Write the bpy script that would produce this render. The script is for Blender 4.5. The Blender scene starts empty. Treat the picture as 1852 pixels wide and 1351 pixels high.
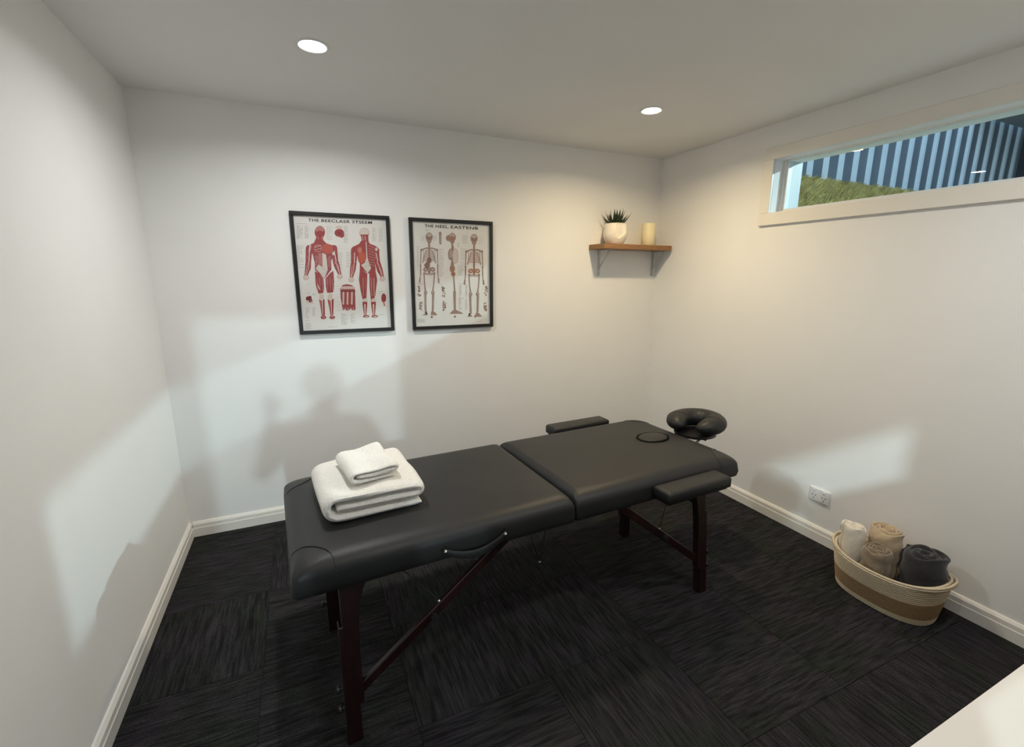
import bpy, bmesh, math, random
from mathutils import Vector, Matrix
random.seed(7)
S = bpy.context.scene
COL = S.collection
# ------------------------------------------------------------------ camera, world, lights, exposure
F_PX, YAW, PITCH, ROLL = 835.504, 0.427031, 0.209392, 0.00417531
CAM = Vector((0.698891, -3.028007, 1.515817))
W, H, D = 3.350406, 2.4, -3.4
fw = Vector((math.sin(YAW)*math.cos(PITCH), math.cos(YAW)*math.cos(PITCH), -math.sin(PITCH)))
r0 = Vector((math.cos(YAW), -math.sin(YAW), 0)); u0 = r0.cross(fw)
rt = r0*math.cos(ROLL)+u0*math.sin(ROLL); up = -r0*math.sin(ROLL)+u0*math.cos(ROLL)
cd = bpy.data.cameras.new('camera'); cam = bpy.data.objects.new('camera', cd); COL.objects.link(cam)
cd.sensor_fit = 'HORIZONTAL'; cd.sensor_width = 36; cd.lens = F_PX/1852*36; cd.clip_start = 0.01; cd.clip_end = 200
m = Matrix((rt, up, -fw)).transposed().to_4x4(); m.translation = CAM; cam.matrix_world = m
S.camera = cam
S.view_settings.view_transform = 'Standard'; S.view_settings.look = 'None'
S.view_settings.gamma = 1; S.view_settings.use_curve_mapping = False
S.view_settings.exposure = 0.0

wd = bpy.data.worlds.new('sky'); S.world = wd; wd.use_nodes = True
nt = wd.node_tree; bg = nt.nodes['Background']
tc = nt.nodes.new('ShaderNodeTexCoord'); sx = nt.nodes.new('ShaderNodeSeparateXYZ')
rp = nt.nodes.new('ShaderNodeValToRGB')
nt.links.new(tc.outputs['Generated'], sx.inputs[0]); nt.links.new(sx.outputs['Z'], rp.inputs[0])
rp.color_ramp.elements[0].color = (0.62, 0.80, 0.95, 1); rp.color_ramp.elements[1].color = (0.30, 0.55, 0.90, 1)
nt.links.new(rp.outputs[0], bg.inputs['Color']); bg.inputs['Strength'].default_value = 1.2

def spot(name, loc, target, power, color, cone, radius):
    l = bpy.data.lights.new(name, 'SPOT'); o = bpy.data.objects.new(name, l); COL.objects.link(o)
    l.energy = power; l.color = color; l.spot_size = math.radians(cone); l.spot_blend = 0.1; l.shadow_soft_size = radius
    o.location = loc; o.rotation_euler = (Vector(target)-Vector(loc)).to_track_quat('-Z', 'Y').to_euler()
    return o
DAY = (0.74, 0.96, 1.0)
# daylight glints that reach the room through the high window and through the doorway behind the camera
spot('daylight_through_window', (6.1, -2.9, 3.125), (3.35, -1.62, 2.02), 470, DAY, 40, 0.035)
spot('daylight_through_doorway', (1.11, -13.0, 3.69), (0.81, -3.4, 1.0), 1150, DAY, 22, 0.14)
spot('sun_through_doorway', (-4.63, -7.49, 4.67), (0.81, -3.4, 1.0), 1700, DAY, 30, 0.13)
LIGHT_W = {'cool': ((1.0, 1.0, 0.98), 10.6), 'warm': ((1.0, 0.79, 0.48), 12.5), 'mid': ((1.0, 0.99, 0.96), 7.6), 'side': ((1.0, 0.99, 0.96), 4.6)}   # colour, watts
S.cycles.diffuse_bounces = 10; S.cycles.max_bounces = 16
CEIL_LIGHTS = [((0.827, -0.833), 'cool', 'round recessed ceiling downlight glowing cool white above the anatomy posters'),
               ((2.531, -0.825), 'warm', 'round recessed ceiling downlight glowing warm yellow near the wooden shelf'),
               ((1.20, -2.5), 'side', 'round recessed ceiling downlight over the doorway side, behind the cool white one'),
               ((2.53, -2.5), 'mid', 'round recessed ceiling downlight above the white desk')]

# ------------------------------------------------------------------ helpers
def tag(o, label=None, cat=None, group=None, kind=None):
    if label: o['label'] = label
    if cat: o['category'] = cat
    if group: o['group'] = group
    if kind: o['kind'] = kind
    return o
def empty(name, loc, label, cat, rz=0, group=None):
    o = bpy.data.objects.new(name, None); COL.objects.link(o); o.empty_display_size = 0.05
    o.location = loc; o.rotation_euler = (0, 0, rz); return tag(o, label, cat, group)
def obj(name, bm, mats, parent=None, smooth=False, angle=None):
    me = bpy.data.meshes.new(name); bmesh.ops.recalc_face_normals(bm, faces=bm.faces[:]); bm.to_mesh(me); bm.free()
    for mt in (mats if isinstance(mats, (list, tuple)) else [mats]): me.materials.append(mt)
    if smooth: me.shade_smooth()
    if angle: me.set_sharp_from_angle(angle=math.radians(angle))
    o = bpy.data.objects.new(name, me); COL.objects.link(o); o.parent = parent
    return o
def box(bm, x0, x1, y0, y1, z0, z1, mi=0):
    v = [bm.verts.new((x, y, z)) for z in (z0, z1) for y in (y0, y1) for x in (x0, x1)]
    fs = [(0, 2, 3, 1), (4, 5, 7, 6), (0, 1, 5, 4), (2, 6, 7, 3), (0, 4, 6, 2), (1, 3, 7, 5)]
    for f in fs:
        fc = bm.faces.new([v[i] for i in f]); fc.material_index = mi
    return v
def bevel(bm, w, seg=2):
    bmesh.ops.bevel(bm, geom=bm.edges[:], offset=w, segments=seg, profile=0.5, affect='EDGES')
def bbox(x0, x1, y0, y1, z0, z1, bv=0.003, seg=2):
    bm = bmesh.new(); box(bm, x0, x1, y0, y1, z0, z1)
    if bv: bevel(bm, bv, seg)
    return bm
def loft(bm, loops, cap0=True, cap1=True, closed=True, mi=0):
    rows = [[bm.verts.new(p) for p in lp] for lp in loops]
    n = len(rows[0])
    for a, b in zip(rows, rows[1:]):
        for i in range(n if closed else n-1):
            f = bm.faces.new((a[i], a[(i+1) % n], b[(i+1) % n], b[i])); f.material_index = mi
    for c, rw in ((cap0, rows[0]), (cap1, rows[-1])):
        if c:
            f = bm.faces.new(rw); f.material_index = mi
    return rows
def tube(bm, pts, r, n=8, caps=True, flat=1.0, mi=0):
    pts = [Vector(p) for p in pts]; loops = []
    t0 = (pts[1]-pts[0]).normalized(); ref = Vector((0, 0, 1)) if abs(t0.z) < 0.9 else Vector((1, 0, 0))
    nrm = (ref - t0*ref.dot(t0)).normalized()
    for i, p in enumerate(pts):
        t = (pts[min(i+1, len(pts)-1)]-pts[max(i-1, 0)]).normalized()
        nrm = (nrm - t*nrm.dot(t)).normalized(); b = t.cross(nrm)
        rr = r[i] if isinstance(r, (list, tuple)) else r
        loops.append([p + nrm*rr*math.cos(2*math.pi*k/n) + b*rr*flat*math.sin(2*math.pi*k/n) for k in range(n)])
    return loft(bm, loops, caps, caps, mi=mi)
def beam(bm, p, q, w, h, upv=(0, 0, 1)):
    p, q = Vector(p), Vector(q); t = (q-p).normalized(); s = t.cross(Vector(upv)).normalized(); u = s.cross(t)
    lp = lambda c: [c+s*w/2+u*h/2, c-s*w/2+u*h/2, c-s*w/2-u*h/2, c+s*w/2-u*h/2]
    loft(bm, [lp(p), lp(q)])
def lathe(bm, prof, n=32, c=(0, 0, 0), cap0=True, cap1=True, mi=0):
    return loft(bm, [[Vector(c)+Vector((r*math.cos(2*math.pi*k/n), r*math.sin(2*math.pi*k/n), z)) for k in range(n)] for r, z in prof], cap0, cap1, mi=mi)
def rrect(x0, x1, y0, y1, r, z, k=8):
    out = []
    for cx, cy, a0 in ((x1-r[0], y1-r[0], 0), (x0+r[1], y1-r[1], 90), (x0+r[2], y0+r[2], 180), (x1-r[3], y0+r[3], 270)):
        rr = r[[0, 90, 180, 270].index(a0)]
        for i in range(k+1):
            a = math.radians(a0+90*i/k); out.append(Vector((cx+rr*math.cos(a), cy+rr*math.sin(a), z)))
    return out

# ------------------------------------------------------------------ materials
def s2l(c): return tuple(((x/255)/12.92 if x/255 <= 0.04045 else ((x/255+0.055)/1.055)**2.4) for x in c)
def mat(name, col, rough=0.6, metal=0.0, var=0.0, vscale=20, bump=0.0, bscale=200, coords='Object', spec=0.5, sheen=0.0, stretch=None, coat=0):
    mt = bpy.data.materials.new(name); mt.use_nodes = True; n = mt.node_tree; b = n.nodes['Principled BSDF']
    b.inputs['Roughness'].default_value = rough; b.inputs['Metallic'].default_value = metal
    b.inputs['Base Color'].default_value = (*col, 1); b.inputs['Specular IOR Level'].default_value = spec
    if sheen: b.inputs['Sheen Weight'].default_value = sheen; b.inputs['Sheen Roughness'].default_value = 0.5
    if coat: b.inputs['Coat Weight'].default_value = coat
    t = n.nodes.new('ShaderNodeTexCoord'); src = t.outputs[coords]
    if stretch:
        mp = n.nodes.new('ShaderNodeMapping'); mp.inputs['Scale'].default_value = stretch; n.links.new(src, mp.inputs[0]); src = mp.outputs[0]
    if var:
        ns = n.nodes.new('ShaderNodeTexNoise'); ns.inputs['Scale'].default_value = vscale; ns.inputs['Detail'].default_value = 5
        n.links.new(src, ns.inputs['Vector'])
        cr = n.nodes.new('ShaderNodeValToRGB'); cr.color_ramp.elements[0].position = 0.3; cr.color_ramp.elements[1].position = 0.7
        cr.color_ramp.elements[0].color = (*[c*(1-var) for c in col], 1); cr.color_ramp.elements[1].color = (*[min(1, c*(1+var)) for c in col], 1)
        n.links.new(ns.outputs['Fac'], cr.inputs[0]); n.links.new(cr.outputs[0], b.inputs['Base Color'])
    if bump:
        nb = n.nodes.new('ShaderNodeTexNoise'); nb.inputs['Scale'].default_value = bscale; nb.inputs['Detail'].default_value = 3
        n.links.new(src, nb.inputs['Vector']); bp = n.nodes.new('ShaderNodeBump'); bp.inputs['Strength'].default_value = bump
        bp.inputs['Distance'].default_value = 0.002
        n.links.new(nb.outputs['Fac'], bp.inputs['Height']); n.links.new(bp.outputs[0], b.inputs['Normal'])
    return mt
M = {}
M['wall'] = mat('wall_paint', (0.82, 0.82, 0.81), 0.75, var=0.012, vscale=3, bump=0.05, bscale=300)
M['ceiling'] = mat('ceiling_paint', (0.78, 0.78, 0.77), 0.85, var=0.01, vscale=2)
M['trim'] = mat('white_gloss_trim', (0.80, 0.775, 0.72), 0.35)
M['vinyl'] = mat('black_vinyl', (0.016, 0.016, 0.0162), 0.47, bump=0.12, bscale=450, var=0.1, vscale=6, spec=0.36)
M['wood_dark'] = mat('dark_cherry_wood', (0.014, 0.0030, 0.0024), 0.38, var=0.5, vscale=9, stretch=(8, 8, 0.8), spec=0.5)
M['chrome'] = mat('bright_steel', (0.7, 0.7, 0.7), 0.25, 1.0)
M['black'] = mat('black_plastic', (0.012, 0.012, 0.012), 0.35)
M['ink'] = mat('black_groove', (0.003, 0.003, 0.003), 0.8, spec=0.1)
M['cable'] = mat('black_cable', (0.01, 0.01, 0.01), 0.5)
M['towel'] = mat('white_terry', (0.82, 0.80, 0.75), 0.95, bump=1.6, bscale=210, var=0.07, vscale=140, sheen=0.3)
M['cream'] = mat('cream_fleece', (0.80, 0.74, 0.63), 0.95, bump=0.8, bscale=200, var=0.06, vscale=60, sheen=0.3)
M['tan'] = mat('tan_fleece', (0.52, 0.40, 0.26), 0.95, bump=0.8, bscale=200, var=0.1, vscale=60, sheen=0.3)
M['taupe'] = mat('taupe_fleece', (0.24, 0.185, 0.125), 0.95, bump=0.8, bscale=200, var=0.15, vscale=60, sheen=0.3)
M['charcoal'] = mat('charcoal_fleece', (0.022, 0.021, 0.024), 0.95, bump=0.7, bscale=200, var=0.1, vscale=40, sheen=0.25)
M['rope'] = mat('natural_rope', (0.62, 0.52, 0.37), 0.9, bump=0.8, bscale=220, var=0.12, vscale=120)
M['rope_brown'] = mat('brown_rope', (0.30, 0.195, 0.10), 0.9, bump=0.8, bscale=220, var=0.15, vscale=120)
M['shelf_wood'] = mat('oiled_oak', (0.27, 0.135, 0.052), 0.5, var=0.35, vscale=14, stretch=(1.2, 14, 14))
M['steel'] = mat('grey_bracket_steel', (0.50, 0.51, 0.52), 0.5, 0.2)
M['ceramic'] = mat('white_ceramic', (0.82, 0.76, 0.66), 0.45, var=0.02, vscale=30)
M['soil'] = mat('dark_soil', (0.02, 0.014, 0.01), 1.0, var=0.4, vscale=80)
M['leaf'] = mat('dark_green_leaf', (0.014, 0.030, 0.012), 0.45, var=0.4, vscale=50)
M['wax'] = mat('ivory_wax', (0.90, 0.80, 0.52), 0.5, var=0.04, vscale=20)
M['frame'] = mat('black_frame', (0.010, 0.010, 0.010), 0.35)
M['paper'] = mat('poster_paper', (0.76, 0.745, 0.715), 0.7)
M['socket'] = mat('white_socket_plastic', (0.72, 0.70, 0.69), 0.35)
M['slot'] = mat('dark_slot', (0.03, 0.03, 0.03), 0.6)
M['desk'] = mat('white_laminate', (0.73, 0.69, 0.63), 0.45)
M['alu'] = mat('white_aluminium', (0.76, 0.78, 0.78), 0.4)
M['outer'] = mat('pale_outer_lining', (0.58, 0.62, 0.62), 0.5)
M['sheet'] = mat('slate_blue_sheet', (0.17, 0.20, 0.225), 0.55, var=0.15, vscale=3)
M['rib'] = mat('lit_blue_rib', (0.88, 0.95, 0.98), 0.5, var=0.05, vscale=5)  # ribs painted paler than the sheet to imitate their lit flanks
M['roofm'] = mat('pale_soffit', (0.45, 0.52, 0.55), 0.7)
M['darkwall'] = mat('dark_cladding', (0.035, 0.05, 0.08), 0.7, var=0.2, vscale=4)
M['earth'] = mat('grassy_earth', (0.50, 0.37, 0.10), 1.0, var=0.45, vscale=24)
M['grass'] = mat('dry_grass', (0.70, 0.54, 0.20), 0.9, var=0.5, vscale=9)
M['paving'] = mat('grey_paving', (0.25, 0.25, 0.24), 0.9, var=0.2, vscale=5)
M['skin'] = mat('skin', (0.50, 0.30, 0.21), 0.6)
M['shirt'] = mat('navy_cotton', (0.03, 0.04, 0.07), 0.9)
M['trousers'] = mat('black_trousers', (0.02, 0.02, 0.022), 0.9)
M['hair'] = mat('brown_hair', (0.05, 0.03, 0.018), 0.7)
def carpet():
    mt = bpy.data.materials.new('charcoal_carpet'); mt.use_nodes = True; n = mt.node_tree; b = n.nodes['Principled BSDF']; L = n.links.new
    b.inputs['Roughness'].default_value = 1.0; b.inputs['Specular IOR Level'].default_value = 0.15
    t = n.nodes.new('ShaderNodeTexCoord'); oi = n.nodes.new('ShaderNodeObjectInfo')
    cx = n.nodes.new('ShaderNodeCombineXYZ'); mu = n.nodes.new('ShaderNodeMath'); mu.operation = 'MULTIPLY'; mu.inputs[1].default_value = 37
    L(oi.outputs['Random'], mu.inputs[0]); L(mu.outputs[0], cx.inputs[2]); L(mu.outputs[0], cx.inputs[1])
    ad = n.nodes.new('ShaderNodeVectorMath'); ad.operation = 'ADD'; L(t.outputs['Object'], ad.inputs[0]); L(cx.outputs[0], ad.inputs[1])
    def noise(scale, st, det=4):
        mp = n.nodes.new('ShaderNodeMapping'); mp.inputs['Scale'].default_value = st; L(ad.outputs[0], mp.inputs[0])
        ns = n.nodes.new('ShaderNodeTexNoise'); ns.inputs['Scale'].default_value = scale; ns.inputs['Detail'].default_value = det
        L(mp.outputs[0], ns.inputs['Vector']); return ns.outputs['Fac']
    lines = noise(1.0, (9, 120, 1), 3); fibre = noise(420, (1, 1, 1), 2); patch = noise(5, (1, 1, 1), 2)
    r1 = n.nodes.new('ShaderNodeValToRGB'); e = r1.color_ramp.elements
    e[0].position = 0.33; e[0].color = (0.0090, 0.0090, 0.0093, 1); e[1].position = 0.68; e[1].color = (0.034, 0.0335, 0.034, 1)
    L(lines, r1.inputs[0])
    r2 = n.nodes.new('ShaderNodeValToRGB'); e = r2.color_ramp.elements
    e[0].position = 0.35; e[0].color = (0.45, 0.45, 0.45, 1); e[1].position = 0.65; e[1].color = (1.5, 1.5, 1.5, 1); L(fibre, r2.inputs[0])
    r3 = n.nodes.new('ShaderNodeValToRGB'); e = r3.color_ramp.elements
    e[0].position = 0.35; e[0].color = (0.85, 0.95, 0.80, 1); e[1].position = 0.65; e[1].color = (1.15, 1.02, 1.2, 1); L(patch, r3.inputs[0])
    m1 = n.nodes.new('ShaderNodeMix'); m1.data_type = 'RGBA'; m1.blend_type = 'MULTIPLY'; m1.inputs[0].default_value = 1
    L(r1.outputs[0], m1.inputs[6]); L(r2.outputs[0], m1.inputs[7])
    m2 = n.nodes.new('ShaderNodeMix'); m2.data_type = 'RGBA'; m2.blend_type = 'MULTIPLY'; m2.inputs[0].default_value = 1
    L(m1.outputs[2], m2.inputs[6]); L(r3.outputs[0], m2.inputs[7]); L(m2.outputs[2], b.inputs['Base Color'])
    bp = n.nodes.new('ShaderNodeBump'); bp.inputs['Strength'].default_value = 0.6; bp.inputs['Distance'].default_value = 0.003
    L(lines, bp.inputs['Height']); L(bp.outputs[0], b.inputs['Normal'])
    return mt
M['carpet'] = carpet()
def glass(name, tint=(1, 1, 1), ior=1.45, rough=0.0):
    mt = bpy.data.materials.new(name); mt.use_nodes = True; n = mt.node_tree; n.nodes.remove(n.nodes['Principled BSDF'])
    tr = n.nodes.new('ShaderNodeBsdfTransparent'); tr.inputs[0].default_value = (*tint, 1)
    gl = n.nodes.new('ShaderNodeBsdfGlossy'); gl.inputs['Roughness'].default_value = rough
    fr = n.nodes.new('ShaderNodeFresnel'); fr.inputs[0].default_value = ior; mx = n.nodes.new('ShaderNodeMixShader')
    ge = n.nodes.new('ShaderNodeNewGeometry'); sb = n.nodes.new('ShaderNodeMath'); sb.operation = 'SUBTRACT'; sb.inputs[0].default_value = 1
    mu = n.nodes.new('ShaderNodeMath'); mu.operation = 'MULTIPLY'; n.links.new(ge.outputs['Backfacing'], sb.inputs[1])
    n.links.new(fr.outputs[0], mu.inputs[0]); n.links.new(sb.outputs[0], mu.inputs[1])
    n.links.new(mu.outputs[0], mx.inputs[0]); n.links.new(tr.outputs[0], mx.inputs[1]); n.links.new(gl.outputs[0], mx.inputs[2])
    n.links.new(mx.outputs[0], n.nodes['Material Output'].inputs[0]); return mt
M['glass'] = glass('window_glass', (0.93, 0.97, 0.97))
M['poster_glass'] = glass('picture_glass', (0.97, 0.97, 0.97), 1.4, 0.03)
def emit(name, col, st):
    mt = bpy.data.materials.new(name); mt.use_nodes = True; n = mt.node_tree; n.nodes.remove(n.nodes['Principled BSDF'])
    e = n.nodes.new('ShaderNodeEmission'); e.inputs[0].default_value = (*col, 1); e.inputs[1].default_value = st
    n.links.new(e.outputs[0], n.nodes['Material Output'].inputs[0]); return mt
for k, (c, st) in LIGHT_W.items(): M['lamp_'+k] = emit('lamp_lens_'+k, c, 70)

# ------------------------------------------------------------------ the room
def struct(name, bm, mt, parent=None, smooth=False):
    o = obj(name, bm, mt, parent, smooth)
    if parent is None: o['kind'] = 'structure'
    return o
T = 0.12
struct('wall_left', bbox(-T, 0, D-T, T, -0.02, H+0.1, 0), M['wall'])
struct('wall_back', bbox(0, W, 0, T, -0.02, H+0.1, 0), M['wall'])
WX1 = W+0.22                                   # outer face of the window wall
WY0, WY1, WZ0, WZ1 = -2.285, -0.985, 1.893, 2.198   # window opening
bm = bmesh.new()
box(bm, W, WX1, D-T, WY0, -0.02, H+0.1); box(bm, W, WX1, WY1, T, -0.02, H+0.1)
box(bm, W, WX1, WY0, WY1, -0.02, WZ0); box(bm, W, WX1, WY0, WY1, WZ1, H+0.1)
struct('wall_right', bm, M['wall'])
DX0, DX1, DZ = 0.40, 1.22, 1.93                # doorway behind the camera
bm = bmesh.new()
box(bm, 0, DX0, D-T, D, -0.02, H+0.1); box(bm, DX1, W, D-T, D, -0.02, H+0.1); box(bm, DX0, DX1, D-T, D, DZ, H+0.1)
struct('wall_front', bm, M['wall'])
struct('ceiling', bbox(0, W, D, 0, H, H+0.1, 0), M['ceiling'])
floor = struct('floor', bbox(0, W, D-T, 0, -0.06, -0.006, 0), M['carpet'])
xs = [0.002] + [0.45+0.5*i for i in range(6)] + [W-0.002]; ys = [-0.002] + [-0.22-0.5*i for i in range(7)] + [D]
full = None; ti = 0
ROT = [0, 1, 0, 0, 1, 0, 1, 0, 0, 1, 1, 0, 0, 0, 1, 0, 1, 0, 0, 1, 0]
for i in range(len(xs)-1):
    for j in range(len(ys)-1):
        x0, x1, y1, y0 = xs[i], xs[i+1], ys[j], ys[j+1]
        rot = ROT[(i*8+j*5+i*j) % len(ROT)]
        w, h = x1-x0, y1-y0
        isfull = abs(w-0.5) < 1e-3 and abs(h-0.5) < 1e-3
        if isfull and full: me = full
        else:
            a, b = (h, w) if rot else (w, h)
            g = 0.0006
            me = bpy.data.meshes.new('carpet_tile'); b2 = bbox(-a/2+g, a/2-g, -b/2+g, b/2-g, -0.006, 0, 0.0012, 1); b2.to_mesh(me); b2.free(); me.materials.append(M['carpet'])
            if isfull: full = me
        o = bpy.data.objects.new('carpet_tile', me); COL.objects.link(o); o.parent = floor
        o.location = ((x0+x1)/2, (y0+y1)/2, 0); o.rotation_euler = (0, 0, math.pi/2 if rot else 0)
# baseboards: a flat lower face, a step, then a splayed upper face
PROF = [(0, 0), (0.018, 0), (0.018, 0.052), (0.0155, 0.056), (0.0145, 0.076), (0.006, 0.088), (0, 0.090)]
def baseboard(name, p, q, nrm):
    bm = bmesh.new(); p, q, nv = Vector(p), Vector(q), Vector(nrm)
    loft(bm, [[c+nv*d+Vector((0, 0, z)) for d, z in PROF] for c in (p, q)]); return struct(name, bm, M['trim'])
baseboard('baseboard_left', (0, -0.0, 0), (0, D, 0), (1, 0, 0))
baseboard('baseboard_back', (0.018, 0, 0), (W-0.018, 0, 0), (0, -1, 0))
baseboard('baseboard_right', (W, 0, 0), (W, D, 0), (-1, 0, 0))
bm = bmesh.new(); box(bm, DX0-0.06, DX0, D, D+0.018, 0, DZ+0.06); box(bm, DX1, DX1+0.06, D, D+0.018, 0, DZ+0.06); box(bm, DX0, DX1, D, D+0.018, DZ, DZ+0.06)
struct('door_1', bm, M['trim'])
# window: casing, frame, pane, outer reveal
bm = bmesh.new(); cx0 = W-0.018
box(bm, cx0, W, WY0-0.07, WY1+0.065, WZ1, WZ1+0.065); box(bm, cx0, W, WY0-0.07, WY1+0.065, WZ0-0.072, WZ0)
box(bm, cx0, W, WY0-0.07, WY0, WZ0, WZ1); box(bm, cx0, W, WY1, WY1+0.065, WZ0, WZ1); bevel(bm, 0.003, 2)
struct('trim_1', bm, M['trim'])
win = struct('window_1', bbox(W+0.118, WX1+0.01, WY1-0.012, WY1, WZ0, WZ1, 0.002), M['outer'])
def frame_ring(name, x0, x1, t, mt):
    bm = bmesh.new(); y0, y1, z0, z1 = WY0, WY1, WZ0, WZ1
    q = t*0.3
    box(bm, x0, x1, y0, y1, z0, z0+t); box(bm, x0, x1, y0, y1, z1-q, z1); box(bm, x0, x1, y0, y0+t, z0+t, z1-q); box(bm, x0, x1, y1-t, y1, z0+t, z1-q)
    return obj(name, bm, mt, win)
frame_ring('window_frame', W+0.085, W+0.118, 0.026, M['alu'])
frame_ring('window_stop', W+0.070, W+0.085, 0.014, M['trim'])
obj('pane', bbox(W+0.098, W+0.102, WY0+0.02, WY1-0.02, WZ0+0.02, WZ1-0.006, 0), M['glass'], win)

# ------------------------------------------------------------------ ceiling downlights
for (x, y), k, lab in CEIL_LIGHTS:
    t = empty('downlight', (x, y, H), lab, 'light', group='ceiling downlights')
    bm = bmesh.new(); lathe(bm, [(0.046, 0.0), (0.046, -0.003), (0.056, -0.006), (0.062, -0.003), (0.063, 0.0)], 40, cap0=False, cap1=False)
    obj('trim_ring', bm, M['alu'], t, True)
    bm = bmesh.new(); lathe(bm, [(0.001, -0.0075), (0.03, -0.0065), (0.046, -0.003)], 40, cap1=False); obj('lens', bm, M['lamp_'+k], t, True)
    l = bpy.data.lights.new('downlight_beam', 'AREA'); l.shape = 'DISK'; l.size = 0.08; l.energy = LIGHT_W[k][1]; l.color = LIGHT_W[k][0]; l.spread = math.radians(158)
    lo = bpy.data.objects.new('downlight_beam', l); COL.objects.link(lo); lo.location = (x, y, H-0.0095)

# ------------------------------------------------------------------ massage table (local x along its length)
TB = empty('massage_table', (1.585, -1.24, 0), 'black padded folding massage table on dark wooden legs in the middle of the carpet', 'table', math.radians(2.9))
HL, HW, Z0, Z1, SEAM = 1.0, 0.365, 0.553, 0.66, 0.028
def zin(d):       # height of the padding at distance d in from its outline
    if d >= 0.075: return Z1
    return 0.604 + (Z1-0.604)*(1-(1-d/0.075)**2.2)**(1/2.2)
def cushion(x0, x1, outer, label):
    bm = bmesh.new(); loops = []
    def ring(d, z, din):
        ro = 0.022+d*1.45; ri = 0.012+d*0.35
        rr = (ro, ri, ri, ro) if outer > 0 else (ri, ro, ro, ri)
        xa, xb = (x0+din, x1-d) if outer > 0 else (x0+d, x1-din)
        return rrect(xa, xb, -HW+d, HW-d, rr, z, 10)
    loops.append(ring(0.002, Z0, 0.002)); loops.append(ring(0.0, Z0+0.003, 0.0)); loops.append(ring(-0.003, Z0+0.025, 0.0)); loops.append(ring(0.0, 0.604, 0.0))
    for k in range(1, 13):
        d = 0.075*(1-math.cos(math.pi/2*k/12)); loops.append(ring(d, zin(d), d*0.55))
    base = loops[-1]; cxm, cym = (x0+x1)/2, 0
    for s in (0.9, 0.75, 0.5, 0.25, 0.08):
        loops.append([Vector((cxm+(p.x-cxm)*s, cym+(p.y-cym)*s, Z1+0.006*(1-s*s))) for p in base])
    loft(bm, loops)
    c = obj('cushion', bm, M['vinyl'], TB, True); return c
cL = cushion(-HL, SEAM-0.003, -1, ''); cR = cushion(SEAM+0.003, HL, 1, '')
# curved corner seams stitched over the outer corners
for c, sx_ in ((cL, -1), (cR, 1)):
    for sy_ in (-1, 1):
        pts = []
        R = 0.135
        for k in range(0, 25):
            a = math.radians(-8+106*k/24); dx = R*math.cos(a)*0.95; dy = R*math.sin(a)*0.95
            dx = max(dx, 0); dy = max(dy, 0)
            d = min(dx, dy); z = zin(d) if d > 0.001 else 0.604-0.03*(1 if k in (0, 24) else 0.4)
            pts.append((sx_*(HL-dx), sy_*(HW-dy), z+0.0008))
        bm = bmesh.new(); tube(bm, pts, 0.0016, 6); obj('corner_seam', bm, M['black'], c, True)
# oval face hole with its plug
bm = bmesh.new(); px, ax, ay = 0.785, 0.090, 0.064
loft(bm, [[Vector((px+ax*s*math.cos(2*math.pi*k/48), 0.008+ay*s*math.sin(2*math.pi*k/48), z)) for k in range(48)] for s, z in ((0.97, Z1-0.002), (0.965, Z1+0.0065), (0.93, Z1+0.010), (0.85, Z1+0.012), (0.5, Z1+0.0135), (0.1, Z1+0.014))])
obj('face_plug', bm, M['vinyl'], TB, True)
bm = bmesh.new()
pts = [(px+(ax+0.003)*math.cos(2*math.pi*k/48), 0.008+(ay+0.003)*math.sin(2*math.pi*k/48), Z1+0.0052) for k in range(49)]
tube(bm, pts, 0.0046, 8, False); obj('face_hole_groove', bm, M['ink'], TB, True)  # black ring paints the shaded groove around the plug
# wooden under-frame rails
for x0, x1 in ((-HL+0.03, -0.01), (0.01, HL-0.03)):
    for s in (-1, 1):
        y0 = s*(HW-0.085); obj('side_rail', bbox(x0, x1, y0-0.01, y0+0.01, 0.527, Z0+0.002, 0.002, 1), M['wood_dark'], TB)
for x in (-HL+0.04, -0.02, 0.02, HL-0.04):
    obj('end_rail', bbox(x-0.01, x+0.01, -HW+0.10, HW-0.10, 0.527, Z0+0.002, 0.002, 1), M['wood_dark'], TB)
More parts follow.
